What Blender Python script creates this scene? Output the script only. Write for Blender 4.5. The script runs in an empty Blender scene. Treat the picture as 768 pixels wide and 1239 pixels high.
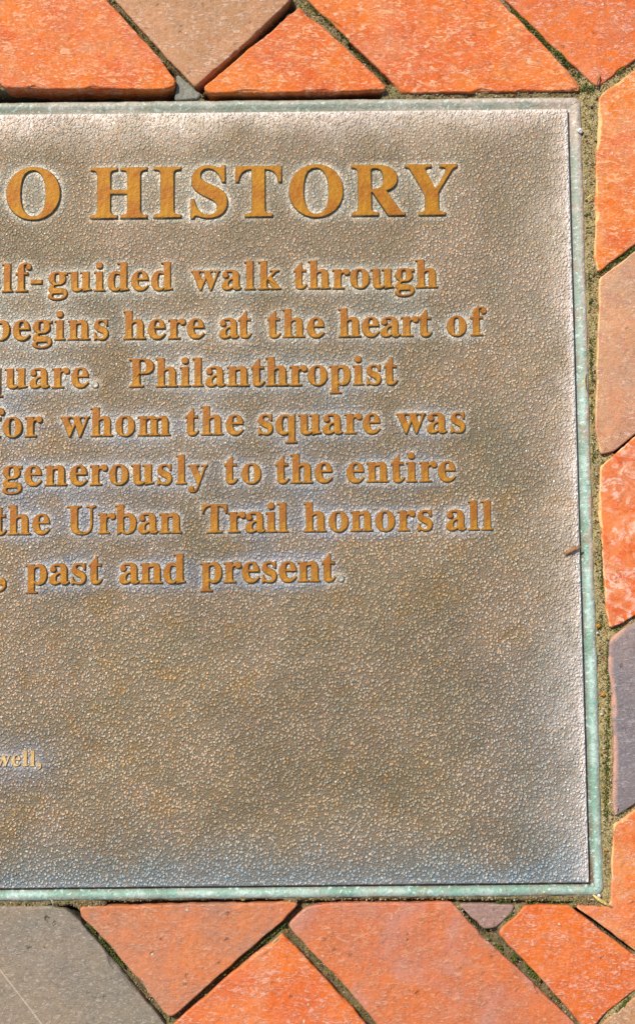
import bpy, bmesh, math, random
import numpy as np
from mathutils import Vector, Matrix
random.seed(7); rng = np.random.default_rng(7)
S = bpy.context.scene; C = S.collection

# ------------------------------------------------------------------ camera
TH, RO, HC, F, CX, CY, PW, PH = 0.08465, -0.00997, 0.806, 1500.0, 384.0, 619.5, 768.0, 1239.0
Fw = np.array([0, math.sin(TH), -math.cos(TH)]); R0 = np.array([1, 0, 0.]); U0 = np.cross(R0, Fw)
Rt = math.cos(RO) * R0 + math.sin(RO) * U0; Up = -math.sin(RO) * R0 + math.cos(RO) * U0
cd = bpy.data.cameras.new("camera"); cam = bpy.data.objects.new("camera", cd); C.objects.link(cam)
cam.matrix_world = Matrix(((Rt[0], Up[0], -Fw[0], 0), (Rt[1], Up[1], -Fw[1], 0), (Rt[2], Up[2], -Fw[2], HC), (0, 0, 0, 1)))
cd.sensor_fit = 'VERTICAL'; cd.sensor_height = 24.0; cd.lens = 24.0 * F / PH
cd.clip_start = 0.02; cd.clip_end = 100
S.camera = cam

# ------------------------------------------------------------------ light
SUN_EL, SUN_AZ = math.radians(50), math.radians(-42)        # azimuth from +Y (top of the picture), negative = towards the left
W = bpy.data.worlds.new("World"); S.world = W; W.use_nodes = True
nt = W.node_tree; nt.nodes.clear()
sky = nt.nodes.new("ShaderNodeTexSky"); sky.sky_type = 'NISHITA'; sky.sun_disc = False
sky.sun_elevation = SUN_EL; sky.sun_rotation = SUN_AZ; sky.air_density = 1.0; sky.dust_density = 1.5
bg = nt.nodes.new("ShaderNodeBackground"); bg.inputs[1].default_value = 0.10
wo = nt.nodes.new("ShaderNodeOutputWorld"); nt.links.new(sky.outputs[0], bg.inputs[0]); nt.links.new(bg.outputs[0], wo.inputs[0])
sl = bpy.data.lights.new("sun", 'SUN'); sl.energy = 4.2; sl.angle = math.radians(0.5); sl.color = (1, 0.95, 0.87)
so = bpy.data.objects.new("sun", sl); C.objects.link(so)
sd = Vector((math.sin(SUN_AZ) * math.cos(SUN_EL), math.cos(SUN_AZ) * math.cos(SUN_EL), math.sin(SUN_EL)))
so.rotation_euler = sd.to_track_quat('Z', 'Y').to_euler(); so.location = sd * 2
S.view_settings.view_transform = 'Standard'; S.view_settings.look = 'None'
S.view_settings.exposure = 0.18; S.view_settings.gamma = 1; S.view_settings.use_curve_mapping = False

# ------------------------------------------------------------------ helpers
def P(x, y, z=0.0):
    """point of the paving at height z that the photograph shows at x, y"""
    d = Fw + (x - CX) / F * Rt - (y - CY) / F * Up
    t = (HC - z) / -d[2]
    return np.array([d[0] * t, d[1] * t])

def link(name, me, mats=(), parent=None, loc=(0, 0, 0)):
    o = bpy.data.objects.new(name, me); C.objects.link(o); o.location = loc
    for m in mats: me.materials.append(m)
    if parent: o.parent = parent
    return o
def mesh(name, v, f, smooth=False):
    me = bpy.data.meshes.new(name); me.from_pydata([tuple(map(float, p)) for p in v], [], f)
    if smooth: me.polygons.foreach_set('use_smooth', [True] * len(me.polygons))
    me.update(); return me
def grid_mesh(name, xs, ys, Z):
    nx, ny = len(xs), len(ys)
    X, Y = np.meshgrid(xs, ys)
    co = np.stack([X, Y, Z], -1).reshape(-1, 3).astype(np.float32)
    i = np.arange(nx * ny).reshape(ny, nx)
    q = np.stack([i[:-1, :-1], i[:-1, 1:], i[1:, 1:], i[1:, :-1]], -1).reshape(-1, 4).astype(np.int32)
    me = bpy.data.meshes.new(name)
    me.vertices.add(len(co)); me.vertices.foreach_set('co', co.ravel())
    me.loops.add(q.size); me.loops.foreach_set('vertex_index', q.ravel())
    me.polygons.add(len(q)); me.polygons.foreach_set('loop_start', np.arange(0, q.size, 4, dtype=np.int32))
    me.polygons.foreach_set('loop_total', np.full(len(q), 4, np.int32))
    me.update(calc_edges=True); me.polygons.foreach_set('use_smooth', [True] * len(me.polygons))
    return me
def attr(me, name, vals):
    a = me.attributes.new(name, 'FLOAT', 'POINT'); a.data.foreach_set('value', np.asarray(vals, np.float32).ravel())

def vnoise(x, y, cell, seed):
    """smooth value noise on arrays, about -1..1"""
    r = np.random.default_rng(seed); T = r.uniform(-1, 1, (256, 256))
    u, v = x / cell + 1000.3, y / cell + 1000.7
    i, j = np.floor(u).astype(int), np.floor(v).astype(int); a, b = u - i, v - j
    a = a * a * (3 - 2 * a); b = b * b * (3 - 2 * b)
    g = lambda p, q: T[q % 256, p % 256]
    return (g(i, j) * (1 - a) + g(i + 1, j) * a) * (1 - b) + (g(i, j + 1) * (1 - a) + g(i + 1, j + 1) * a) * b
def fbm(x, y, cell, seed, n=4):
    return sum(vnoise(x, y, cell / 2 ** k, seed + k) * 0.5 ** k for k in range(n))
def inpoly(X, Y, poly):
    ins = np.zeros(X.shape, bool); n = len(poly)
    for i in range(n):
        x1, y1 = poly[i]; x2, y2 = poly[(i + 1) % n]
        if y1 == y2: continue
        c = ((y1 > Y) != (y2 > Y)) & (X < (x2 - x1) * (Y - y1) / (y2 - y1) + x1); ins ^= c
    return ins
def sstep(a, b, x):
    t = np.clip((x - a) / (b - a), 0, 1); return t * t * (3 - 2 * t)

class NT:
    """small node-graph writer"""
    def __init__(s, name):
        s.m = bpy.data.materials.new(name); s.m.use_nodes = True; s.t = s.m.node_tree; s.t.nodes.clear()
        s.out = s.t.nodes.new("ShaderNodeOutputMaterial"); s.b = s.t.nodes.new("ShaderNodeBsdfPrincipled")
        s.t.links.new(s.b.outputs[0], s.out.inputs[0])
        tc = s.t.nodes.new("ShaderNodeTexCoord"); s.co = tc.outputs['Object']
    def set(s, sock, v):
        if hasattr(v, 'is_output'): s.t.links.new(v, sock)
        elif isinstance(v, (tuple, list)): sock.default_value = (*v, 1) if len(v) == 3 and sock.type == 'RGBA' else v
        else: sock.default_value = v
    def math(s, op, a, b=0.0, c=None, clamp=False):
        n = s.t.nodes.new("ShaderNodeMath"); n.operation = op; n.use_clamp = clamp
        s.set(n.inputs[0], a); s.set(n.inputs[1], b)
        if c is not None: s.set(n.inputs[2], c)
        return n.outputs[0]
    def vmath(s, op, a, b):
        n = s.t.nodes.new("ShaderNodeVectorMath"); n.operation = op; s.set(n.inputs[0], a); s.set(n.inputs[1], b); return n.outputs[0]
    def noise(s, scale, detail=3, rough=0.55, dist=0.0, co=None, out=0):
        n = s.t.nodes.new("ShaderNodeTexNoise"); s.t.links.new(co or s.co, n.inputs['Vector'])
        n.inputs['Scale'].default_value = scale; n.inputs['Detail'].default_value = detail
        n.inputs['Roughness'].default_value = rough; n.inputs['Distortion'].default_value = dist
        return n.outputs[out]
    def vor(s, scale, feature='F1', co=None, rnd=1.0, out='Distance', smooth=None):
        n = s.t.nodes.new("ShaderNodeTexVoronoi"); n.feature = feature; s.t.links.new(co or s.co, n.inputs['Vector'])
        n.inputs['Scale'].default_value = scale; n.inputs['Randomness'].default_value = rnd
        if smooth is not None: n.inputs['Smoothness'].default_value = smooth
        return n.outputs[out]
    def ramp(s, v, lo, hi, a=0.0, b=1.0, smooth=True):
        n = s.t.nodes.new("ShaderNodeMapRange"); n.interpolation_type = 'SMOOTHSTEP' if smooth else 'LINEAR'
        s.set(n.inputs[0], v); n.inputs[1].default_value = lo; n.inputs[2].default_value = hi
        n.inputs[3].default_value = a; n.inputs[4].default_value = b; return n.outputs[0]
    def mix(s, f, a, b, mode='MIX'):
        n = s.t.nodes.new("ShaderNodeMix"); n.data_type = 'RGBA'; n.blend_type = mode
        s.set(n.inputs[0], f); s.set(n.inputs[6], a); s.set(n.inputs[7], b); return n.outputs[2]
    def map(s, scale=(1, 1, 1), rot=0.0, co=None):
        n = s.t.nodes.new("ShaderNodeMapping"); s.t.links.new(co or s.co, n.inputs[0])
        n.inputs['Rotation'].default_value = (0, 0, rot); n.inputs['Scale'].default_value = scale; return n.outputs[0]
    def attr(s, name):
        n = s.t.nodes.new("ShaderNodeAttribute"); n.attribute_name = name; return n.outputs['Fac']
    def bump(s, h, dist, strength=1.0, prev=None):
        n = s.t.nodes.new("ShaderNodeBump"); s.set(n.inputs['Height'], h); n.inputs['Distance'].default_value = dist
        n.inputs['Strength'].default_value = strength
        if prev: s.t.links.new(prev, n.inputs['Normal'])
        return n.outputs[0]
    def done(s, col, rough=0.8, metal=0.0, normal=None, spec=0.5):
        s.set(s.b.inputs['Base Color'], col); s.set(s.b.inputs['Roughness'], rough); s.set(s.b.inputs['Metallic'], metal)
        s.b.inputs['Specular IOR Level'].default_value = spec
        if normal: s.t.links.new(normal, s.b.inputs['Normal'])
        return s.m

# ------------------------------------------------------------------ materials
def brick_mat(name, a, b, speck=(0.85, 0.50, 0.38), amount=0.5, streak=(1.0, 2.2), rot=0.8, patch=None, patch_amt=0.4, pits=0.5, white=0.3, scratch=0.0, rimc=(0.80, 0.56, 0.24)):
    g = NT(name)
    oi = g.t.nodes.new("ShaderNodeObjectInfo")
    off = g.vmath('MULTIPLY', oi.outputs['Random'], (3.1, 5.7, 1.3)); co = g.vmath('ADD', g.co, off); g.co = co
    big = g.noise(22, 3, 0.6, 0.6)
    col = g.mix(g.ramp(big, 0.38, 0.62), a, b)
    if patch: col = g.mix(g.math('MULTIPLY', g.ramp(g.noise(15, 4, 0.6, 1.0, co=g.vmath('ADD', co, (4, 2, 1))), 0.48, 0.64), patch_amt), col, patch)
    # fibrous bloom of pale salts
    st = g.map((streak[0], streak[1], 1), rot, co)
    n1 = g.noise(185, 5, 0.72, 1.4, co=st); n2 = g.noise(85, 3, 0.6, 0.4, co=co)
    f = g.math('MULTIPLY', g.ramp(n1, 0.46, 0.60), g.ramp(n2, 0.38, 0.58, 0.2, 1.0))
    col = g.mix(g.math('MULTIPLY', f, amount), col, speck)
    n3 = g.noise(520, 4, 0.7, 0.5, co=st)
    col = g.mix(g.math('MULTIPLY', g.ramp(n3, 0.56, 0.66), white), col, (0.86, 0.70, 0.60))
    n4 = g.noise(420, 4, 0.7, 0.2, co=co)
    col = g.mix(g.ramp(n4, 0.50, 0.68, 0.0, 0.34), col, g.mix(0.75, col, (0.05, 0.02, 0.012)))
    vs = g.vor(190, 'F1', co=co); sep = g.vor(190, 'F1', co=co, out='Color')
    sx = g.t.nodes.new("ShaderNodeSeparateColor"); g.t.links.new(sep, sx.inputs[0])
    dv = g.math('ADD', vs, g.math('MULTIPLY', g.math('SUBTRACT', g.noise(500, 3, co=co), 0.5), 0.9))
    pit = g.math('MULTIPLY', g.ramp(dv, 0.05, 0.40, 1.0, 0.0), g.ramp(sx.outputs[0], 0.86, 1.0))
    grain = g.math('MULTIPLY', g.ramp(dv, 0.02, 0.20, 1.0, 0.0), g.ramp(sx.outputs[1], 0.90, 0.97))
    col = g.mix(g.math('MULTIPLY', pit, 0.35), col, (0.10, 0.05, 0.03)); col = g.mix(g.math('MULTIPLY', grain, 0.6), col, (0.85, 0.75, 0.62))
    h = g.math('MULTIPLY_ADD', g.noise(260, 5, 0.65, 0.3, co=co), 0.6, g.math('MULTIPLY', g.noise(60, 2, 0.5, co=co), 0.8))
    h = g.math('SUBTRACT', h, g.math('MULTIPLY', pit, pits)); h = g.math('ADD', h, g.math('MULTIPLY', grain, 0.35))
    h = g.math('ADD', h, g.math('MULTIPLY', f, 0.12))
    if scratch:
        w = g.t.nodes.new("ShaderNodeTexWave"); w.wave_type = 'BANDS'; g.t.links.new(g.map((1, 1, 1), -0.66, co), w.inputs[0])
        w.inputs['Scale'].default_value = 5; w.inputs['Distortion'].default_value = 0.4
        ln = g.math('MULTIPLY', g.ramp(w.outputs[1], 0.9988, 1.0), g.ramp(g.noise(20, 2, co=co), 0.4, 0.55))
        col = g.mix(g.math('MULTIPLY', ln, scratch), col, (0.75, 0.62, 0.48))
    col = g.mix(g.ramp(g.noise(38, 5, 0.7, 0.5, co=g.vmath('ADD', co, (7, 7, 1))), 0.50, 0.70, 0, 0.35), col, g.mix(0.5, col, (0.42, 0.27, 0.17)))
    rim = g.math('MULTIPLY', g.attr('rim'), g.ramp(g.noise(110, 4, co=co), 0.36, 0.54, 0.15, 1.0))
    col = g.mix(rim, col, rimc)  # pale sunlit left edge painted into the colour; salmon chipping on slate
    bump = g.bump(h, 0.0014)
    return g.done(col, 0.75, 0.0, bump, 0.3)

ORANGE, RED, SALMON = (0.69, 0.155, 0.008), (0.60, 0.095, 0.008), (0.66, 0.21, 0.085)
M_or1 = brick_mat("brick orange bloom", ORANGE, RED, speck=(0.88, 0.42, 0.22), amount=0.75, patch=SALMON, white=0.45, pits=0.2, streak=(0.8, 1.9))
M_or2 = brick_mat("brick orange plain", (0.67, 0.138, 0.009), (0.61, 0.108, 0.011), amount=0.5, patch=SALMON, white=0.25, patch_amt=0.5)
M_red = brick_mat("brick red pale scrawls", (0.66, 0.11, 0.010), (0.58, 0.085, 0.012), amount=0.8, streak=(0.45, 0.6), patch=None, white=0.1)
M_tan = brick_mat("brick tan brown", (0.40, 0.195, 0.085), (0.48, 0.22, 0.10), speck=(0.72, 0.50, 0.36), amount=0.65, white=0.35, rot=0.6)
M_pink = brick_mat("brick pink brown", (0.57, 0.225, 0.105), (0.46, 0.20, 0.105), speck=(0.72, 0.48, 0.36), amount=0.55, patch=(0.36, 0.22, 0.16), white=0.25)
M_grey = brick_mat("brick grey", (0.215, 0.18, 0.13), (0.25, 0.19, 0.13), speck=(0.42, 0.36, 0.28), amount=0.5, patch=(0.19, 0.17, 0.15), white=0.35, pits=0.8, scratch=0.35)
M_slate = brick_mat("brick slate purple", (0.19, 0.155, 0.155), (0.24, 0.18, 0.165), speck=(0.42, 0.36, 0.34), amount=0.55, patch=(0.17, 0.16, 0.18), white=0.2, rimc=(0.66, 0.34, 0.22))
M_chip = brick_mat("brick mauve offcut", (0.30, 0.17, 0.13), (0.36, 0.18, 0.13), speck=(0.5, 0.36, 0.30), amount=0.5, patch=(0.24, 0.18, 0.16), white=0.2)
M_sal = brick_mat("brick salmon", (0.54, 0.165, 0.055), (0.43, 0.175, 0.095), speck=(0.66, 0.40, 0.28), amount=0.4, patch=(0.64, 0.17, 0.05), white=0.15)
M_big = brick_mat("brick rose orange", (0.58, 0.140, 0.035), (0.50, 0.145, 0.065), speck=(0.72, 0.36, 0.22), amount=0.5, patch=(0.46, 0.20, 0.15), white=0.2, patch_amt=0.7, rot=-0.5)

def dirt_mat():
    g = NT("joint dirt")
    n = g.noise(60, 4, 0.6); f = g.noise(900, 4, 0.7)
    col = g.mix(g.ramp(n, 0.4, 0.6), (0.14, 0.10, 0.045), (0.22, 0.17, 0.07))
    col = g.mix(g.ramp(g.noise(45, 3, co=g.vmath('ADD', g.co, (3, 1, 0))), 0.5, 0.62, 0, 0.7), col, (0.15, 0.155, 0.035))
    col = g.mix(g.ramp(f, 0.45, 0.62, 0, 0.7), col, (0.42, 0.34, 0.20))
    col = g.mix(g.math('MULTIPLY', g.attr('gold'), g.ramp(n, 0.3, 0.5, 0.4, 1)), col, g.mix(g.ramp(f, 0.4, 0.6), (0.26, 0.19, 0.065), (0.50, 0.41, 0.20)))
    col = g.mix(g.attr('deep'), col, (0.03, 0.022, 0.014))
    return g.done(col, 0.95, 0, g.bump(f, 0.0012), 0.3)
M_dirt = dirt_mat()
def plain(name, col, rough=0.8, var=0.35, scale=700, metal=0.0, spec=0.4):
    g = NT(name); n = g.noise(scale, 3)
    c2 = tuple(v * (1 - var) for v in col)
    return g.done(g.mix(g.ramp(n, 0.4, 0.62), c2, col), rough, metal, g.bump(n, 0.0005), spec)
M_grit = [plain("grit pale", (0.55, 0.46, 0.32)), plain("grit olive", (0.26, 0.22, 0.08)), plain("grit rust", (0.36, 0.17, 0.05)), plain("grit dark", (0.09, 0.065, 0.03))]
M_moss = [plain("moss green", (0.065, 0.10, 0.014)), plain("moss yellow", (0.19, 0.20, 0.03))]
M_straw = plain("dry straw", (0.72, 0.52, 0.16), 0.55)
M_leaf = plain("dry brown leaf", (0.42, 0.20, 0.08), 0.6)
M_amber = plain("amber stone", (0.60, 0.24, 0.02), 0.35)
M_white = plain("white stone", (0.75, 0.74, 0.70), 0.4)
M_ash = plain("grey mortar crumb", (0.27, 0.26, 0.20), 0.9)

def panel_mat():
    g = NT("bronze leather grain panel")
    co = g.co
    warp = g.t.nodes.new("ShaderNodeVectorMath"); warp.operation = 'MULTIPLY_ADD'
    g.t.links.new(g.noise(260, 2, 0.5, out=1), warp.inputs[0]); warp.inputs[1].default_value = (0.0011, 0.0011, 0); g.t.links.new(co, warp.inputs[2])
    wc = g.map((1.0, 0.82, 0.2), 0.25, warp.outputs[0])
    c1 = g.vor(550, 'SMOOTH_F1', co=wc, smooth=0.18); c2 = g.vor(1100, 'SMOOTH_F1', co=wc, smooth=0.2)
    fine = g.noise(1500, 4, 0.7)
    h = g.math('ADD', g.ramp(c1, 0.05, 0.62, 0.72, 0.0), g.ramp(c2, 0.05, 0.6, 0.3, 0.0)); h = g.math('MULTIPLY_ADD', fine, 0.4, h)
    calm = g.attr('calm')                                       # worn smoother near the edges and round the letters
    far, near, ed, bot, yy = g.attr('far'), g.attr('near'), g.attr('edge'), g.attr('bottom'), g.attr('low')
    pn = g.noise(14, 4, 0.62, 0.8); pn2 = g.noise(48, 4, 0.65, 0.6, co=g.vmath('ADD', co, (5, 3, 2)))
    # patina and sheen colours: olive brown ground, rusty patches, painted steel-blue sheen round the writing, verdigris grey along the lower edge
    brown = g.mix(g.ramp(pn, 0.40, 0.62), (0.475, 0.36, 0.215), (0.56, 0.412, 0.272))
    brown = g.mix(g.math('MULTIPLY', g.ramp(pn2, 0.50, 0.68), g.math('MULTIPLY_ADD', yy, 0.40, 0.2)), brown, (0.56, 0.33, 0.10))
    brown = g.mix(g.math('MULTIPLY', g.ramp(g.noise(22, 3, co=g.vmath('ADD', co, (1, 9, 2))), 0.52, 0.66), 0.5), brown, (0.36, 0.32, 0.20))
    fw = g.math('MULTIPLY', far, g.ramp(pn2, 0.25, 0.6, 0.75, 1.0))
    steel = g.mix(yy, (0.54, 0.49, 0.37), (0.38, 0.40, 0.45))
    col = g.mix(fw, brown, steel)
    col = g.mix(1.0, col, g.mix(g.ramp(g.noise(11, 4, 0.6, 0.8, co=g.vmath('ADD', co, (6, 1, 4))), 0.36, 0.64), (0.82, 0.82, 0.80), (1.08, 1.06, 1.06)), 'MULTIPLY')
    col = g.mix(bot, col, (0.34, 0.43, 0.46))
    tint = g.mix(g.ramp(g.noise(330, 3, 0.7, co=g.vmath('ADD', co, (2, 2, 7))), 0.42, 0.58), (0.88, 0.98, 1.06), (1.12, 0.99, 0.88))
    col = g.mix(g.ramp(g.noise(420, 3, 0.7, co=g.vmath('ADD', co, (8, 2, 7))), 0.58, 0.66, 0, 0.45), col, (0.60, 0.36, 0.09))
    col = g.mix(1.0, col, tint, 'MULTIPLY')
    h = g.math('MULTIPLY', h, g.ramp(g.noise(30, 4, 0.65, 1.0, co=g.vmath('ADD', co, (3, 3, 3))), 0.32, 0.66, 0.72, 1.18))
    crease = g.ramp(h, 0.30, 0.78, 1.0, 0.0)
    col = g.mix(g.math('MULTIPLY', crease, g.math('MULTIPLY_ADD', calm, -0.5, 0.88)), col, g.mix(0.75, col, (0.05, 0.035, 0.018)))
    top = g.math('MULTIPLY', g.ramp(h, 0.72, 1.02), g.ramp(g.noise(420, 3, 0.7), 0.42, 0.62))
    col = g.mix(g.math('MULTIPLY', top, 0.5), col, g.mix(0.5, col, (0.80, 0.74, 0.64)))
    wn = g.math('MULTIPLY', g.ramp(g.noise(150, 4, 0.75, 0.5), 0.35, 0.62, 0.45, 1.0), g.ramp(g.noise(28, 3), 0.3, 0.6, 0.6, 1.0))
    col = g.mix(g.math('MULTIPLY', ed, wn), col, (0.80, 0.67, 0.57))
    col = g.mix(g.math('MULTIPLY', g.math('MULTIPLY', near, wn), g.math('MULTIPLY_ADD', yy, -0.12, 0.60)), col, (0.74, 0.67, 0.56))
    col = g.mix(g.math('MULTIPLY', g.attr('lip'), g.ramp(g.noise(200, 3, 0.7), 0.3, 0.55, 0.35, 1)), col, (0.86, 0.76, 0.68))
    spk = g.vor(520, 'F1', out='Color'); sx = g.t.nodes.new("ShaderNodeSeparateColor"); g.t.links.new(spk, sx.inputs[0])
    sp = g.math('MULTIPLY', g.ramp(sx.outputs[0], 0.955, 0.96), g.ramp(g.vor(520), 0.15, 0.3, 1, 0))
    col = g.mix(g.math('MULTIPLY', sp, 0.8), col, (0.85, 0.85, 0.80))
    rough = g.ramp(g.noise(600, 3), 0.3, 0.7, 0.32, 0.58)
    n = g.bump(h, 0.0009, 1.0)
    n = g.bump(g.noise(90, 3), 0.0012, 0.6, n)
    return g.done(col, rough, 0.3, n, 0.5)
M_panel = panel_mat()

def flange_mat():
    g = NT("verdigris flange")
    t, vis = g.attr('across'), g.attr('upper')
    n = g.noise(28, 4, 0.6, 0.4); f = g.noise(500, 4, 0.7); m = g.noise(110, 4, 0.65)
    green = g.mix(g.ramp(n, 0.42, 0.58), (0.20, 0.36, 0.27), (0.42, 0.58, 0.50))
    pale = g.mix(g.ramp(n, 0.35, 0.6), (0.48, 0.45, 0.37), (0.27, 0.33, 0.26))
    col = g.mix(vis, green, pale)
    tan = (0.55, 0.42, 0.33)
    col = g.mix(g.math('MULTIPLY', g.ramp(g.noise(60, 5, 0.7, 0.8, co=g.vmath('ADD', g.co, (2, 5, 3))), 0.52, 0.62), g.math('MULTIPLY_ADD', g.attr('tan'), 0.6, 0.15)), col, (0.34, 0.26, 0.17))
    rim = g.math('MULTIPLY', g.ramp(t, 0.5, 0.72), g.ramp(m, 0.34, 0.50))
    col = g.mix(g.math('MULTIPLY', rim, g.attr('tan')), col, tan)
    col = g.mix(g.math('MULTIPLY', g.attr('corner'), g.ramp(m, 0.25, 0.55, 0.6, 1.0)), col, tan)
    col = g.mix(g.math('MULTIPLY', g.ramp(t, 0.12, 0.42, 1, 0), g.attr('panel_shade')), col, (0.17, 0.095, 0.045))  # panel's shadow painted brown along the flange's inner edge
    col = g.mix(g.math('MULTIPLY', g.ramp(t, 0.86, 1.0), 0.7), col, (0.16, 0.12, 0.05))
    col = g.mix(g.ramp(f, 0.50, 0.66, 0, 0.5), col, (0.16, 0.15, 0.09))
    col = g.mix(g.ramp(g.noise(170, 4, 0.7, 0.6), 0.50, 0.62, 0, 0.5), col, g.mix(vis, (0.20, 0.36, 0.28), (0.24, 0.24, 0.17)))
    col = g.mix(g.ramp(g.noise(330, 3, 0.7), 0.56, 0.66, 0, 0.7), col, (0.62, 0.74, 0.66))
    return g.done(col, 0.6, 0.1, g.bump(g.math('MULTIPLY_ADD', f, 0.6, m), 0.0009), 0.5)
M_flange = flange_mat()

def gold_mat(name, a, b, wear_or_lit=0.3):
    g = NT(name)
    n = g.noise(55, 3, 0.6, 0.3); f = g.noise(800, 4, 0.7)
    col = g.mix(g.ramp(n, 0.35, 0.62), a, b)
    col = g.mix(g.ramp(g.noise(160, 4, 0.7), 0.56, 0.72, 0, wear_or_lit), col, (0.16, 0.10, 0.02))
    col = g.mix(g.ramp(f, 0.60, 0.72, 0, 0.35), col, (0.75, 0.55, 0.25))
    return g.done(col, 0.55, 0.2, g.bump(g.math('MULTIPLY_ADD', g.noise(350, 2), 1.5, f), 0.0003), 0.3)
M_gold = gold_mat("title letter gilt", (0.38, 0.165, 0.002), (0.32, 0.105, 0.002))
M_gold2 = gold_mat("text letter gilt", (0.41, 0.175, 0.012), (0.30, 0.098, 0.010), 0.6)
M_cream = gold_mat("small letter worn", (0.66, 0.44, 0.19), (0.50, 0.28, 0.08), 0.5)
M_side = plain("letter side patina", (0.27, 0.19, 0.08), 0.55, 0.5, 500, 0.3)
M_dull = plain("worn bare period", (0.46, 0.42, 0.35), 0.5, 0.4, 500, 0.3)

# ------------------------------------------------------------------ pavement: bricks
PX0, PX1, PY0, PY1 = -0.360, 0.1799, -0.1786, 0.3470           # plaque outline
NX0, NX1, NY0, NY1 = -0.3505, 0.1697, -0.1695, 0.3372          # raised panel outline
BR = [  # px outline, top height in mm, material, label
 ([(6,105),(60,107),(130,106),(195,107),(210,104),(211,96),(205,88),(186,63),(161,36),(126,-3),(10,-150),(-170,-90),(-30,66)], 6.0, M_or1, None),
 ([(236,104),(200,66),(165,28),(141,1),(85,-68),(225,-190),(353,-3),(300,49),(243,98)], 2.5, M_tan, "pinkish tan brick pointing down between orange bricks"),
 ([(363,9),(420,60),(466,104),(466,108),(350,111),(252,111),(247,106),(300,61)], 4.5, M_or1, None),
 ([(486,111),(478,102),(425,50),(374,1),(300,-85),(420,-200),(603,0),(650,48),(697,98),(701,108),(600,110)], 1.5, M_or1, None),
 ([(612,0),(650,36),(700,84),(722,103),(727,101),(768,71),(900,-20),(760,-160),(540,-80)], 1.5, M_or2, None),
 ([(725,118),(731,110),(770,84),(860,20),(960,150),(768,294),(738,316),(724,328),(720,310),(722,200)], 2.2, M_or1, None),
 ([(726,337),(740,326),(768,304),(850,250),(950,380),(768,524),(742,545),(727,549),(721,520),(723,420)], 2.2, M_pink, "faded pinkish brown brick beside the plaque"),
 ([(727,564),(745,549),(768,530),(860,470),(960,600),(768,743),(750,754),(738,759),(733,730),(729,660),(725,620)], 2.2, M_red, None),
 ([(738,776),(750,764),(768,753),(860,690),(960,820),(768,972),(744,988),(741,970),(743,910),(740,850),(737,810)], 2.0, M_slate, "purplish slate grey brick beside the plaque"),
 ([(743,996),(768,981),(900,890),(990,1010),(850,1212),(768,1150),(722,1114),(697,1097),(735,1099),(740,1092),(741,1040)], 1.2, M_or2, None),
 ([(0,1098),(60,1098),(80,1101),(98,1117),(150,1180),(197,1239),(240,1290),(90,1400),(-200,1150),(-200,1102)], 0.8, M_grey, "weathered grey brown brick with fine scratches"),
 ([(98,1099),(200,1096),(345,1093),(360,1094),(340,1114),(280,1167),(209,1229),(204,1229),(160,1176),(120,1129),(99,1108)], 0.8, M_sal, "salmon pink brick pointing down below the plaque"),
 ([(341,1130),(280,1180),(215,1237),(190,1262),(330,1420),(480,1290),(440,1237),(392,1184)], 0.8, M_or2, None),
 ([(372,1099),(400,1094),(545,1093),(563,1113),(583,1134),(638,1184),(694,1240),(760,1310),(620,1420),(457,1239),(400,1174),(354,1127),(350,1119)], 0.8, M_big, "large rose orange brick below the plaque"),
 ([(556,1095),(622,1096),(616,1106),(599,1121),(586,1123),(570,1109)], 0.4, M_chip, "small triangular grey brick offcut"),
 ([(634,1097),(688,1097),(720,1122),(766,1157),(800,1184),(766,1199),(735,1222),(718,1241),(705,1241),(652,1180),(604,1131),(608,1122),(624,1110)], 0.9, M_or2, None),
 ([(806,1186),(768,1207),(740,1230),(712,1256),(850,1400),(960,1300),(860,1190)], 0.8, M_tan, "tan brown brick at the lower right corner"),
]
polys = [([tuple(P(x, y, z / 1000)) for x, y in pts], z / 1000, m, lab) for pts, z, m, lab in BR]

# bricks just outside the photograph: herringbone cells that meet nothing already laid
ax = np.arange(-0.62, 0.50, 0.004); ay = np.arange(-0.52, 0.66, 0.004); GX, GY = np.meshgrid(ax, ay)
occ = (GX > PX0 - .003) & (GX < PX1 + .003) & (GY > PY0 - .003) & (GY < PY1 + .003)
for p, z, m, l in polys: occ |= inpoly(GX, GY, p)
u = np.array([math.cos(math.radians(-50.5)), math.sin(math.radians(-50.5))]); v = np.array([-u[1], u[0]])
Wb = 0.0985
def lay(a0, b0, sa, sb):
    o_ = u * (a0 * Wb) + v * (b0 * Wb); g_ = 0.0030
    q = [o_ + u * g_ + v * g_, o_ + u * (sa * Wb - g_) + v * g_, o_ + u * (sa * Wb - g_) + v * (sb * Wb - g_), o_ + u * g_ + v * (sb * Wb - g_)]
    cx, cy = np.mean(q, 0)
    if not (-0.58 < cx < 0.46 and -0.48 < cy < 0.62): return False
    qa = np.array(q); i0, i1 = np.searchsorted(ax, [qa[:, 0].min(), qa[:, 0].max()]); j0, j1 = np.searchsorted(ay, [qa[:, 1].min(), qa[:, 1].max()])
    ins = inpoly(GX[j0:j1, i0:i1], GY[j0:j1, i0:i1], [tuple(t) for t in q])
    if ins.sum() < 3 or (ins & occ[j0:j1, i0:i1]).any(): return False
    occ[j0:j1, i0:i1] |= ins
    polys.append(([tuple(t) for t in q], random.uniform(0.0005, 0.003), random.choice([M_or1, M_or2, M_sal, M_or2, M_big, M_grey, M_tan]), None)); return True
for st_, sizes in ((0.25, [(2, 1), (1, 2)]), (0.25, [(1, 1)]), (0.125, [(0.5, 1), (1, 0.5), (0.5, 0.5), (0.25, 0.5), (0.5, 0.25), (0.25, 0.25)])):
    for sa, sb in sizes:
        for b0 in np.arange(-9, 9, st_):
            for a0 in np.arange(-9, 9, st_):
                lay(a0, b0, sa, sb)
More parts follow.
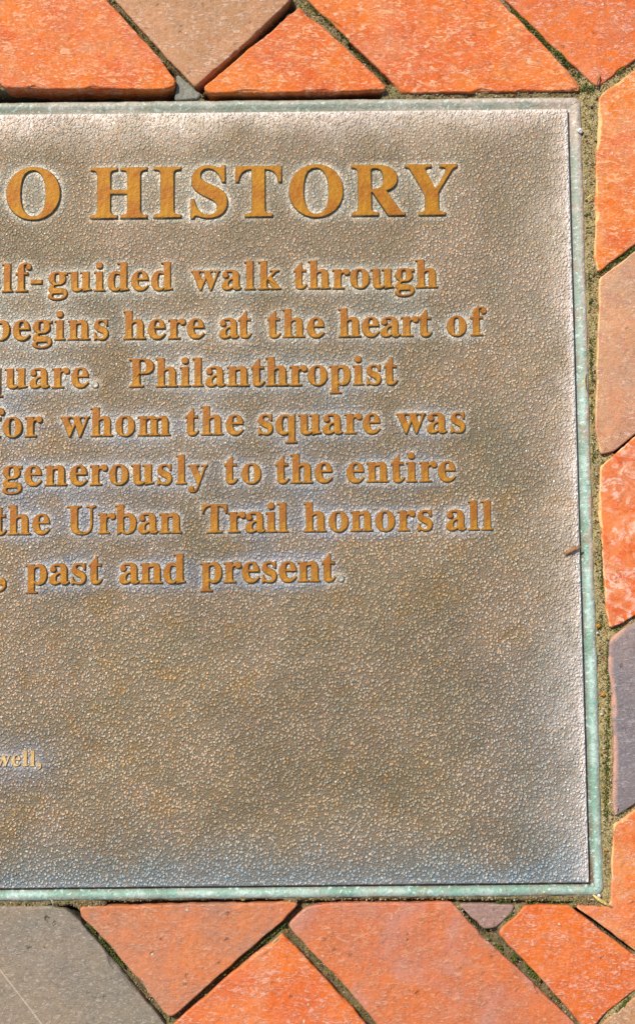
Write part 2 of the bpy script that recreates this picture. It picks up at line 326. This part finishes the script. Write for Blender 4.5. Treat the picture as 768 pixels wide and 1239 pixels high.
# nothing of the above may reach into the photograph
def seen(p):
    for x, y in list(p) + [tuple(np.mean(p, 0))]:
        d = np.array([x, y, -HC]); w = d @ Fw; px, py = CX + F * (d @ Rt) / w, CY - F * (d @ Up) / w
        if -6 < px < PW + 6 and -6 < py < PH + 6: return True
    return False
polys = polys[:len(BR)] + [t for t in polys[len(BR):] if not seen(t[0])]

def area(p): return 0.5 * sum(p[i][0] * p[(i + 1) % len(p)][1] - p[(i + 1) % len(p)][0] * p[i][1] for i in range(len(p)))
def brick_mesh(p, z, seed, wear_or_lit=0.15, wide=False):
    if area(p) < 0: p = p[::-1]
    p = np.array(p)
    # soften corners once, then resample
    for _ in range(1):
        nx = np.roll(p, -1, 0); L = np.linalg.norm(nx - p, axis=1)[:, None]; k = np.minimum(0.2, 0.0009 / L)
        q = np.empty((2 * len(p), 2)); q[0::2] = p + (nx - p) * k; q[1::2] = nx - (nx - p) * k; p = q
    out = []
    for i in range(len(p)):
        a, b = p[i], p[(i + 1) % len(p)]; n = max(1, int(np.linalg.norm(b - a) / 0.0013))
        out += [a + (b - a) * t / n for t in range(n)]
    p = np.array(out); t = np.roll(p, -1, 0) - np.roll(p, 1, 0); t /= np.linalg.norm(t, axis=1)[:, None] + 1e-9
    nr = np.stack([t[:, 1], -t[:, 0]], 1)                       # outward
    no = fbm(p[:, 0], p[:, 1], 0.010, seed, 3); nf = vnoise(p[:, 0], p[:, 1], 0.0025, seed + 9)
    chip = np.clip(vnoise(p[:, 0], p[:, 1], 0.013, seed + 20) - 0.35, 0, 1) * 0.0045
    base = p + nr * (0.0006 + no * 0.0004 + nf * 0.00012)[:, None]
    rings = [(0.0004, -0.045, 0), (0.0003, z - 0.006, 0), (0.0, z - 0.0016, .3), (0.00018, z - 0.0007, .7), (0.0005, z - 0.0002, 1), (0.0010, z, 1)] + ([(0.0036, z, 0)] if wide else [])
    left = np.clip(-nr[:, 0] * 1.4 - 0.1, 0.12, 1)  # left-facing bevels count most, so the sunlit edge is painted paler
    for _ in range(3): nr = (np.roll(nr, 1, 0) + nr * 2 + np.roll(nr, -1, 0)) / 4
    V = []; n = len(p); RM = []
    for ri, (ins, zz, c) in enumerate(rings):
        RM += list(left * wear_or_lit * (0, .6, 1, 1, 1, (1.0 if wide else 0.25), 0)[ri])
        q = base - nr * (ins + chip * c)[:, None]
        if ins + c > 0.9 or ri == 6:
            for _ in range(3): q = (np.roll(q, 1, 0) + q * 2 + np.roll(q, -1, 0)) / 4
        zc = zz - (chip * 0.35 * (c > .5) if zz < z else 0)
        if ri == 6: zc = z
        V.append(np.column_stack([q, np.full(n, 1.0) * zc]))
    V = np.concatenate(V); c0 = np.array([*p.mean(0), 0]); V = V - c0
    fs = []
    for r in range(len(rings) - 1):
        for i in range(n):
            j = (i + 1) % n; fs.append((r * n + i, r * n + j, (r + 1) * n + j, (r + 1) * n + i))
    fs.append(tuple((len(rings) - 1) * n + i for i in range(n)))
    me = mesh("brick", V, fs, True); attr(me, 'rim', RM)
    me.polygons[len(me.polygons) - 1].use_smooth = False
    return me, c0

# bed of dirt under and between the bricks, one sheet with hollows
bx = np.concatenate([np.arange(-0.62, -0.24, 0.006), np.arange(-0.24, 0.24, 0.0015), np.arange(0.24, 0.51, 0.006)])
by = np.concatenate([np.arange(-0.52, -0.36, 0.006), np.arange(-0.36, 0.42, 0.0015), np.arange(0.42, 0.67, 0.006)])
BX, BY = np.meshgrid(bx, by)
def bed_height(X, Y):
    Z = -0.0013 + fbm(X, Y, 0.012, 31) * 0.0011 + vnoise(X, Y, 0.0035, 77) * 0.0007
    deep = np.zeros_like(X)
    for (x0, y0, x1, y1, w, dp) in [(-60,116,214,116,6,1.0),(252,115,455,115,5,1.0),(60,1102,80,1104,5,.5),(84,1104,97,1116,6,1.0),(243,106,352,8,5,.75),(130,5,205,80,3,.25),
                                    (565,1102,590,1130,4,.7),(205,84,222,100,4,.6),(100,1118,198,1236,6,.35),(350,1128,452,1240,7,.35),(365,1098,210,1232,7,.35),(600,1134,700,1236,8,.3),(345,1108,362,1096,4,.5),(372,1094,550,1092,2.5,.6),(480,1092,690,1094,2,.4),
                                    (745,548,768,528,3,1.0),(698,1102,768,1153,3,.8),(130,1095,340,1092,2.5,.6),(425,55,470,98,3,.3)]:
        a, b = P(x0, y0), P(x1, y1); d = b - a; L = np.hypot(*d)
        s = np.clip(((X - a[0]) * d[0] + (Y - a[1]) * d[1]) / L ** 2, 0, 1)
        r = np.hypot(X - a[0] - s * d[0], Y - a[1] - s * d[1]); w_ = w / 1860
        deep = np.maximum(deep, dp * (1 - sstep(w_ * .6, w_ * 1.5, r)))
    Z = Z + 0.0006 * (X > PX1)
    return Z - deep * 0.016, deep
BZ, BD = bed_height(BX, BY)
under = (BX > PX0 + .004) & (BX < PX1 - .004) & (BY > PY0 + .004) & (BY < PY1 - .004)
BZ[under] = -0.020
bed = grid_mesh("pavement", bx, by, BZ); attr(bed, 'deep', BD); attr(bed, 'gold', sstep(PX1 - .004, PX1, BX))
pave = link("pavement", bed, [M_dirt]); pave['kind'] = 'structure'
for k, (p, z, m, lab) in enumerate(polys):
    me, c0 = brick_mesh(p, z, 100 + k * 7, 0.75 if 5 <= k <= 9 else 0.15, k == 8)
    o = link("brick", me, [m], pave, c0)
    if lab: o['label'] = lab

# wider ground sheet so nothing ends in the void
g0 = mesh("ground", [(-3, -3, -.03), (3, -3, -.03), (3, 3, -.03), (-3, 3, -.03)], [(0, 1, 2, 3)])
attr(g0, 'deep', [0] * 4)
go = link("ground", g0, [M_dirt]); go['kind'] = 'structure'

# ------------------------------------------------------------------ plaque
plaque = bpy.data.objects.new("plaque", None); C.objects.link(plaque); plaque.location = ((PX0 + PX1) / 2, (PY0 + PY1) / 2, 0)
plaque['label'] = "bronze history plaque with raised gilt lettering and verdigris rim, set in brick paving"
plaque['category'] = "plaque"
def put(o):
    o.parent = plaque; o.matrix_parent_inverse = Matrix.Translation(-plaque.location); return o

def rrect(x0, y0, x1, y1, r, step=0.002):
    pts = []
    for cx, cy, a0 in ((x1 - r, y0 + r, -90), (x1 - r, y1 - r, 0), (x0 + r, y1 - r, 90), (x0 + r, y0 + r, 180)):
        for k in range(7):
            a = math.radians(a0 + 15 * k); pts.append((cx + r * math.cos(a), cy + r * math.sin(a), math.cos(a), math.sin(a)))
    out = []
    for i in range(len(pts)):
        a, b = np.array(pts[i]), np.array(pts[(i + 1) % len(pts)]); n = max(1, int(np.hypot(*(b - a)[:2]) / step))
        out += [a + (b - a) * t / n for t in range(n)]
    return np.array(out)
# flange: swept profile, 10 mm wide, slightly dished, rounded outer lip
rr = rrect(PX0, PY0, PX1, PY1, 0.0055)
prof = [(0.0, -0.014, 1), (0.0, -0.0030, 1), (0.0003, -0.0014, .98), (0.0010, -0.0004, .92), (0.0020, 0.0002, .85), (0.0032, 0.0006, .7), (0.0046, 0.0005, .5), (0.0062, -0.0003, .3), (0.0080, -0.0009, .15), (0.0112, -0.0010, 0.0)]
V, T, UP, TN, CO, SHD = [], [], [], [], [], []
for (d, z, t) in prof:
    nz = fbm(rr[:, 0], rr[:, 1], 0.02, 5) * 0.00035 + vnoise(rr[:, 0], rr[:, 1], 0.005, 8) * 0.00018
    q = rr[:, :2] - rr[:, 2:] / np.linalg.norm(rr[:, 2:], axis=1)[:, None] * (d + (nz * (t > .6)))[:, None]
    V.append(np.column_stack([q, np.full(len(q), z) + nz * (0.6 if t < 1 else 0)])); T += [t] * len(q)
    SHD += list(0.25 + 0.6 * (1 - sstep(PY0 + .01, PY0 + .03, rr[:, 1])) + 0.45 * sstep(PX1 - .02, PX1 - .01, rr[:, 0]) * (1 - sstep(PY0 + .02, .3, rr[:, 1])))  # painted shade, heavier on the bottom and lower right sides
    UP += list(sstep(0.05, 0.30, rr[:, 1])); TN += list(sstep(PX1 - .02, PX1 - .004, rr[:, 0]) * sstep(-0.02, 0.05, rr[:, 1]) * 0.65 + 0.35 + 0.6 * sstep(0.05, .15, rr[:, 0]) * sstep(.33, .34, rr[:, 1]))
    CO += list((1 - sstep(0.012, 0.05, np.hypot(rr[:, 0] - PX1, rr[:, 1] - PY1))))
n = len(rr); fs = [(r * n + i, (r) * n + (i + 1) % n, (r + 1) * n + (i + 1) % n, (r + 1) * n + i) for r in range(len(prof) - 1) for i in range(n)]
me = mesh("rim", np.concatenate(V), fs, True)
for nm, vv in (('across', T), ('upper', UP), ('tan', TN), ('corner', CO), ('panel_shade', SHD)): attr(me, nm, vv)
put(link("rim", me, [M_flange]))

# ------------------------------------------------------------------ letters
def MB(c):                                                   # bold serif alphabet of Blender's own built-in font stack
    if c.isupper(): return chr(0x1D400 + ord(c) - 65)
    if c.islower(): return chr(0x1D41A + ord(c) - 97)
    return c
dg = lambda: bpy.context.evaluated_depsgraph_get()
def tmp_eval(cu):
    o = bpy.data.objects.new("tmp", cu); C.objects.link(o); bpy.context.view_layer.update()
    me = bpy.data.meshes.new_from_object(o.evaluated_get(dg()), depsgraph=dg()); bpy.data.objects.remove(o); return me
def text_curve(s, size):
    cu = bpy.data.curves.new("t", 'FONT'); cu.body = s; cu.size = size; return cu
def width(s):
    me = tmp_eval(text_curve(s, 1.0)); x = [v.co.x for v in me.vertices]; y = [v.co.y for v in me.vertices]; bpy.data.meshes.remove(me)
    return min(x), max(x), min(y), max(y)
HB = width(MB('H')); EM = 0.676 / (HB[3] - HB[2])               # size that makes cap height 0.676 em
adv = {}
def glyph_info(c):
    if c in adv: return adv[c]
    if c == '.': adv[c] = (0.25, 0.045, 0.205)
    elif c == ',': adv[c] = (0.25, 0.04, 0.21)
    elif c == '-': adv[c] = (0.333, 0.04, 0.293)
    else:
        I0 = width(MB('I')); w2 = width(MB(c) + MB('I')); w = width(MB(c))
        adv[c] = ((w2[1] - I0[1]) * EM, w[0] * EM, w[1] * EM)
    return adv[c]
def poly_curve(c, em):
    cu = bpy.data.curves.new("t", 'CURVE'); cu.dimensions = '2D'; cu.fill_mode = 'BOTH'
    if c == '-': pts = [(0.04, 0.19), (0.293, 0.19), (0.293, 0.28), (0.04, 0.28)]
    elif c == '.': pts = [(0.125 + 0.08 * math.cos(a * math.pi / 8), 0.067 + 0.08 * math.sin(a * math.pi / 8)) for a in range(16)]
    else: pts = [(0.115 + 0.078 * math.cos(a * math.pi / 8), 0.067 + 0.078 * math.sin(a * math.pi / 8)) for a in range(0, 13)] + [(0.14, -0.03), (0.11, -0.09), (0.045, -0.135), (0.055, -0.165), (0.15, -0.12), (0.20, -0.03)]
    sp = cu.splines.new('POLY'); sp.points.add(len(pts) - 1); sp.use_cyclic_u = True
    for q, (x, y) in zip(sp.points, pts): q.co = (x * em, y * em, 0, 1)
    return cu
STY = {'title': M_gold, 'text': M_gold2, 'small': M_cream}
gl = {}
def glyph(c, sty, em):
    k = (c, sty)
    if k in gl: return gl[k]
    mt = STY[sty]
    cu = poly_curve(c, em) if c in '.,-' else text_curve(MB(c), em * EM)
    cu.resolution_u = 5
    me = tmp_eval(cu); me.name = "letter"; me.materials.clear()
    me.materials.append(M_dull if c == '.' else mt); me.materials.append(M_side)
    bm = bmesh.new(); bm.from_mesh(me); bmesh.ops.remove_doubles(bm, verts=bm.verts, dist=2e-6)
    H = {'title': 0.0020, 'text': 0.0017, 'small': 0.0011}[sty]
    for v_ in bm.verts: v_.co.z = H
    bm.normal_update()
    for f in bm.faces:
        if f.normal.z < 0: f.normal_flip()
        f.smooth = False; f.material_index = 0
    bd = [e for e in bm.edges if len(e.link_faces) == 1]
    # outward direction of every outline vertex
    out = {}
    for e in bd:
        f = e.link_faces[0]; l = [q for q in f.loops if q.edge == e][0]
        d = (l.link_loop_next.vert.co - l.vert.co).normalized(); nn = Vector((d.y, -d.x, 0))
        for v_ in e.verts: out[v_] = out.get(v_, Vector()) + nn
    for v_ in out:
        L = out[v_].length; out[v_] = out[v_] / L * min(1.5, 2 / max(L, .1)) if L > 1e-6 else Vector()
    if sty == 'text':
        for v_ in out: v_.co -= out[v_] * 0.00034
    if sty == 'small':
        for v_ in out: v_.co -= out[v_] * 0.00022
    prev = {v_: v_ for v_ in out}; d0 = {v_: v_.co.copy() for v_ in out}
    steps = {'title': [(0.00015, H - .00006, 0), (0.00055, H - .0007, 1), (0.0009, -0.0003, 1)],
             'text': [(0.00018, H - .00008, 0), (0.00045, H - .0003, 0), (0.0007, H - .0008, 1), (0.0009, -0.0003, 1)],
             'small': [(0.0001, H - .00005, 0), (0.00025, H - .0002, 0), (0.0005, -0.0003, 1)]}[sty]
    loops = [(e.link_faces[0], e) for e in bd]; dirs = []
    for f, e in loops:
        l = [q for q in f.loops if q.edge == e][0]; dirs.append((l.vert, l.link_loop_next.vert))
    for d, z, mi in steps:
        cur = {v_: bm.verts.new((d0[v_].x + out[v_].x * d, d0[v_].y + out[v_].y * d, z)) for v_ in out}
        for a_, b_ in dirs:
            f = bm.faces.new((prev[b_], prev[a_], cur[a_], cur[b_])); f.material_index = mi; f.smooth = True
        prev = cur
    bm.to_mesh(me); bm.free(); gl[k] = me; return me

PZ = 0.0028                                                     # panel height over the flange
EMT, EML, EMS = 60.2 / 0.676, 33.6 / 0.676, 19.0 / 0.676        # px
def m_per_px(y): return np.linalg.norm(P(385, y, PZ) - P(384, y, PZ))
LINES = [  # style, baseline px (x, y), em px, words: text, x0, x1
 ('title', (300, 262.5), EMT, [("T", -58, 2), ("O", 9, 76), ("HISTORY", 111, 553)]),
 ('text', (300, 350.5), EML, [("self-", None, 51), ("guided", 59, 209), ("walk", 232, 340), ("through", 356, 529)]),
 ('text', (300, 409), EML, [("begins", None, 131), ("here", 150, 247), ("at", 266, 304), ("the", 324, 392), ("heart", 410, 522), ("of", 541, 588)]),
 ('text', (300, 467), EML, [("Square.", None, 120), ("Philanthropist", 157, 480)]),
 ('text', (300, 526), EML, [("for", None, 51), ("whom", 74, 206), ("the", 225, 294), ("square", 313, 459), ("was", 480, 562)]),
 ('text', (300, 585), EML, [("generously", 4, 251), ("to", 272, 315), ("the", 334, 401), ("entire", 420, 550)]),
 ('text', (300, 644), EML, [("the", None, 60), ("Urban", 82, 219), ("Trail", 245, 348), ("honors", 368, 522), ("all", 540, 595)]),
 ('text', (300, 704.5), EML, [("entire,"[-1:], 0, 12), ("past", 32, 123), ("and", 145, 223), ("present.", 243, 416)]),
 ('small', (30, 927), EMS, [("well,", None, 51)]),
]
foot = []                                                       # letter footprints, for the wear round them
for sty, (bxp, byp), empx, words in LINES:
    base = P(bxp, byp, PZ); mp = m_per_px(byp)
    # em in metres measured along the picture's vertical at that place
    mv = abs(P(bxp, byp - 10, PZ)[1] - P(bxp, byp + 10, PZ)[1]) / 20
    em = empx * mv
    xs = lambda px: P(px, byp, PZ)[0]
    for w, x0, x1 in words:
        inf = [glyph_info(c) for c in w]
        nat = sum(i[0] for i in inf[:-1]) - inf[0][1] + inf[-1][2]
        if x0 is None:
            trk = 0.030 * em; X = xs(x1) - nat * em - trk * (len(w) - 1)
        else:
            X = xs(x0); trk = 0 if len(w) == 1 else (xs(x1) - X - nat * em) / (len(w) - 1)
        X -= inf[0][1] * em
        for c, i in zip(w, inf):
            nm = {'title': 'title_letter', 'text': 'letter', 'small': 'small_letter'}[sty]
            if c in '.,-': nm = {'.': 'period', ',': 'comma', '-': 'hyphen'}[c]
            o = bpy.data.objects.new(nm, glyph(c, sty, em)); C.objects.link(o)
            o.location = (X + random.uniform(-1, 1) * 1e-4, base[1] + random.uniform(-1, 1) * 1e-4, PZ - 0.0002)
            if c == '.': o.scale = (0.95, 0.95, 0.85)
            put(o); foot.append((o.data, o.location.copy()))
            X += i[0] * em + trk

# ------------------------------------------------------------------ panel with leather grain
st = 0.0012
xs_ = np.arange(NX0 + 0.0008, NX1 - 0.0006, st); xs_[-1] = NX1 - 0.0008
ys_ = np.arange(NY0 + 0.0008, NY1 - 0.0006, st); ys_[-1] = NY1 - 0.0008
X, Y = np.meshgrid(xs_, ys_)
mask = np.zeros(X.shape)
for me, loc in foot:
    wgt = 0.5 if M_cream.name in me.materials else 1.0
    nl = len(me.vertices); co = np.empty(nl * 3); me.vertices.foreach_get('co', co); co = co.reshape(-1, 3)
    for p in me.polygons:
        if p.material_index != 0 and p.normal.z < 0.5: continue
        q = co[list(p.vertices)][:, :2] + np.array(loc[:2]); k = 5
        for a in np.linspace(0, 1, k):
            for b in np.linspace(0, 1 - a, k):
                t = q[0] * (1 - a - b) + q[1] * a + q[2 % len(q)] * b
                i = int(round((t[0] - xs_[0]) / st)); j = int(round((t[1] - ys_[0]) / st))
                if 0 <= i < mask.shape[1] and 0 <= j < mask.shape[0]: mask[j, i] = max(mask[j, i], wgt)
def blur(A, s):
    r = int(3 * s); k = np.exp(-0.5 * (np.arange(-r, r + 1) / s) ** 2); k /= k.sum()
    for ax_ in (0, 1): A = np.apply_along_axis(lambda m: np.convolve(m, k, 'same'), ax_, A)
    return A
near = np.clip(blur(mask, 1.3) * 2.2, 0, 1); far = blur(mask, 7.0)
wob = fbm(X, Y, 0.05, 61) * 0.5
far = sstep(0.10, 0.34, far * (1 + 0.5 * wob))
far = np.maximum(far, 0.9 * np.exp(-np.clip((X + 0.185) / 0.016, 0, 9) ** 2) * np.exp(-((Y - P(20, 920)[1]) / 0.016) ** 2)); dR = NX1 - X; dT = NY1 - Y; dB = Y - NY0
we = 1 + 0.45 * fbm(X, Y, 0.04, 71)
edge = np.maximum(np.exp(-dR / (0.011 * we)) * 0.9, np.exp(-(dT / (0.013 * we)) ** 1.4) * 0.85)
edge = np.maximum(edge, 0.42 * np.exp(-dR / (0.022 * we)) * sstep(-0.02, 0.2, Y))
edge = np.maximum(edge, np.exp(-dB / 0.0016) * 0.5)
bottom = np.exp(-(dB / (0.019 * we)) ** 1.6) * 0.9 + 0.45 * np.exp(-(dR / .06) ** 2) * (1 - sstep(-.06, .02, Y))  # second term paints a blue-grey sheen at the lower right
low = 1 - sstep(0.05, 0.25, Y)
calm = np.clip(edge + near * .8 + 0.25 * far, 0, 1)
Z = PZ + fbm(X, Y, 0.03, 91) * 0.00025
pm = grid_mesh("panel", xs_, ys_, Z)
# rounded skirt: walls down to the flange with a small draft
nx, ny = len(xs_), len(ys_)
for nm, vv in (('near', near), ('far', far), ('edge', np.clip(edge, 0, 1)), ('bottom', np.clip(bottom, 0, 1)), ('low', low), ('calm', calm), ('lip', np.clip(np.exp(-(dR / 0.0022) ** 2) + 0.5 * np.exp(-(dT / 0.0025) ** 2), 0, 1))): attr(pm, nm, vv)
bm = bmesh.new(); bm.from_mesh(pm); bm.edges.ensure_lookup_table()
lay = {k: bm.verts.layers.float[k] for k in ('near', 'far', 'edge', 'bottom', 'low', 'calm', 'lip')}
bd = [e for e in bm.edges if e.is_boundary]
for dx, z in ((0.0005, PZ - 0.0003), (0.0008, PZ - 0.0009), (0.0010, -0.0012)):
    r = bmesh.ops.extrude_edge_only(bm, edges=bd)
    vs = [e for e in r['geom'] if isinstance(e, bmesh.types.BMVert)]; bd = [e for e in r['geom'] if isinstance(e, bmesh.types.BMEdge)]
    for v_ in vs:
        x, y = v_.co.x, v_.co.y
        if x < NX0 + .0012: v_.co.x = NX0 + 0.0008 - dx
        if x > NX1 - .0012: v_.co.x = NX1 - 0.0008 + dx
        if y < NY0 + .0012: v_.co.y = NY0 + 0.0008 - dx
        if y > NY1 - .0012: v_.co.y = NY1 - 0.0008 + dx
        v_.co.z = z
        if z < PZ - .0005: v_[lay['edge']] = 0; v_[lay['bottom']] = 0; v_[lay['lip']] = 0
for f in bm.faces: f.smooth = True
bm.normal_update(); bm.to_mesh(pm); bm.free()
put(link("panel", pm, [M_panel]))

# ------------------------------------------------------------------ grit and moss in the joints
def joint_mask(X, Y):
    o = (X > PX0 + .0005) & (X < PX1 - .0003) & (Y > PY0 + .0003) & (Y < PY1 - .0003)
    for p, z, m, l in polys: o |= inpoly(X, Y, p)
    return ~o
N = 260000
gx = rng.uniform(-0.225, 0.225, N); gy = rng.uniform(-0.36, 0.42, N)
ok = joint_mask(gx, gy); gx, gy = gx[ok], gy[ok]; gz, gd = bed_height(gx, gy)
ICO = bmesh.new(); bmesh.ops.create_icosphere(ICO, subdivisions=1, radius=1); iv = np.array([v_.co[:] for v_ in ICO.verts]); if_ = [[q.index for q in f.verts] for f in ICO.faces]; ICO.free()
def scatter(name, X, Y, Z, R, mats, pick, label=None, cat=None):
    V, Fc, MI = [], [], []
    for k in range(len(X)):
        s = R[k] * rng.uniform(0.6, 1.2, 3) * (1 + 0.25 * rng.uniform(-1, 1, (12, 1))); b = len(V) * 12
        V.append(iv * s + (X[k], Y[k], Z[k])); Fc += [[q + b for q in f] for f in if_]; MI += [pick[k]] * len(if_)
    me = mesh(name, np.concatenate(V), Fc); me.polygons.foreach_set('material_index', MI)
    o = link(name, me, mats); o['kind'] = 'stuff'
    if label: o['label'] = label; o['category'] = cat
    return o
n = min(len(gx), 14000)
kp = rng.uniform(size=len(gx)) > gd * 0.9
X_, Y_, Z_ = gx[kp][:n], gy[kp][:n], gz[kp][:n]
R_ = np.exp(rng.normal(math.log(0.00042), 0.38, len(X_)))
side = (X_ > PX1 - .001) | (vnoise(X_, Y_, 0.02, 3) > 0.5)
pick = np.where(rng.uniform(size=len(X_)) < np.where(side, .26, .12), 0, np.where(rng.uniform(size=len(X_)) < .55, 1, np.where(rng.uniform(size=len(X_)) < .5, 2, 3)))
scatter("grit", X_, Y_, Z_ + R_ * 0.4, R_, M_grit, pick, "sandy brown and olive grit filling the joints between bricks and plaque", "grit")
# moss: along chosen joints
MS = [(592,1133,655,1187,7,1),(655,1187,690,1225,5,.6),(600,1120,620,1100,5,1),(130,5,165,38,4,.9),(165,38,200,75,3,.6),(375,5,470,95,4,.8),(240,100,300,52,3,.5),(618,12,700,92,4,.8),(728,100,768,74,4,.8),(716,560,712,330,3,.15),
      (735,780,732,990,4,.25),(745,985,768,968,4,.9),(220,1220,345,1118,3,.7),(105,1120,150,1172,3,.5),(690,1096,600,1092,4,.45),(728,560,726,760,2,.3),(740,768,760,755,4,.8),(700,108,730,110,6,.8),(726,330,768,300,4,.7),(722,1250,760,1207,3,.6)]
mx, my, mz, mr = [], [], [], []
for x0, y0, x1, y1, w, dn in MS:
    L = math.hypot(x1 - x0, y1 - y0)
    for _ in range(int(L * 13 * dn)):
        t = random.random(); q = P(x0 + (x1 - x0) * t + random.gauss(0, w * .42), y0 + (y1 - y0) * t + random.gauss(0, w * .42), -.001); mx.append(q[0]); my.append(q[1])
mx, my = np.array(mx), np.array(my); ok = joint_mask(mx, my) & (vnoise(mx, my, 0.008, 55) > -0.35); mx, my = mx[ok], my[ok]
mz, md = bed_height(mx, my); mz = np.maximum(mz, -0.0045) + rng.uniform(0, 0.0016, len(mx)); mr = np.exp(rng.normal(math.log(0.00036), 0.3, len(mx)))
scatter("moss", mx, my, mz, mr, M_moss, (rng.uniform(size=len(mx)) < .3).astype(int), "dark green moss growing in clumps along the brick joints", "moss")

# ------------------------------------------------------------------ small loose things
def tag(o, label, cat, group=None):
    o['label'] = label; o['category'] = cat
    if group: o['group'] = group
def straw(name, pts, r, mat, label, cat, z=0.001, flat=0.4):
    c = [np.array([*P(x, y, z), z + dz]) for x, y, dz in pts]; base = c[0].copy(); V, Fc = [], []; n = len(c); K = 6
    for i, p in enumerate(c):
        t = c[min(i + 1, n - 1)] - c[max(i - 1, 0)]; t /= np.linalg.norm(t); s = np.cross(t, (0, 0, 1)); s /= np.linalg.norm(s); u_ = np.cross(s, t)
        rr_ = r * (0.35 if i in (0, n - 1) else 1.0) * random.uniform(.85, 1.1)
        for k in range(K):
            a = 2 * math.pi * k / K; V.append(p - base + s * math.cos(a) * rr_ + u_ * math.sin(a) * rr_ * flat)
    for i in range(n - 1):
        for k in range(K): Fc.append((i * K + k, i * K + (k + 1) % K, (i + 1) * K + (k + 1) % K, (i + 1) * K + k))
    Fc += [tuple(range(K))[::-1], tuple((n - 1) * K + k for k in range(K))]
    o = link(name, mesh(name, V, Fc, True), [mat], None, base); tag(o, label, cat)
straw("straw_fragment", [(716,1082,.0012),(722,1087,.0012),(730,1092,.001),(740,1098,.0006)], 0.0012, M_straw, "broken yellow straw lying at the lower right corner of the plaque", "straw")
straw("straw_fragment", [(706,243,.0012),(712,239,.0014),(719,234,.001)], 0.0006, M_straw, "short thin yellow straw beside the plaque's upper right edge", "straw")
straw("leaf_fragment", [(681,671,.0035),(688,667,.004),(695,664,.004),(701,662,.0035)], 0.0014, M_leaf, "tiny curled brown leaf scrap on the plaque's right edge", "leaf", flat=.3)
straw("twig", [(722,88,.003),(723,95,.0035),(721,104,.002)], 0.0008, M_leaf, "short dark twig sliver at the joint above the plaque's corner", "twig")
straw("straw_fragment", [(707,452,.0012),(706,462,.0014),(709,473,.001)], 0.0006, M_straw, "pale upright straw sliver at the middle of the right edge", "straw")
def stone(x, y, r, z, mat, label):
    s = np.array([1, random.uniform(.7, .95), .7]) * r; V = iv * s * (1 + 0.15 * rng.uniform(-1, 1, (12, 1)))
    bm = bmesh.new(); vv = [bm.verts.new(p) for p in V]
    for f in if_: bm.faces.new([vv[q] for q in f])
    bmesh.ops.subdivide_edges(bm, edges=bm.edges, cuts=1, smooth=0.6, use_grid_fill=True)
    me = bpy.data.meshes.new("pebble"); bm.to_mesh(me); bm.free()
    q = P(x, y, z); o = link("pebble", me, [mat], None, (q[0], q[1], z)); tag(o, label, "pebble", "small stones lodged beside the plaque")
stone(723, 757, .0017, .0005, M_amber, "amber pebble in the joint left of the red brick's lower corner")
stone(729, 840, .0017, .0003, M_amber, "round amber pebble in the joint beside the slate grey brick")
stone(701, 158, .0024, .001, M_white, "bright white pebble on the rim just below the upper right corner")
stone(722, 766, .0010, .0010, M_white, "tiny white stone just below the upper amber pebble")
stone(727, 864, .0011, .0006, M_white, "tiny white stone below the lower amber pebble")
stone(724, 1084, .0016, .0010, M_white, "white chip under the broken straw at the plaque's lower right corner")
# crumbled mortar in the notch above the plaque
def crumb(pts, z, label):
    q = [tuple(P(x, y, z)) for x, y in pts]; me, c0 = brick_mesh(q, z, 900 + len(pts)); o = link("mortar_crumb", me, [M_ash], None, c0); tag(o, label, "mortar")
crumb([(214,90),(222,97),(236,110),(243,113),(240,119),(212,120),(215,105)], 0.0006, "lump of grey mortar wedged where two bricks meet above the plaque")
print("objects", len(bpy.data.objects))
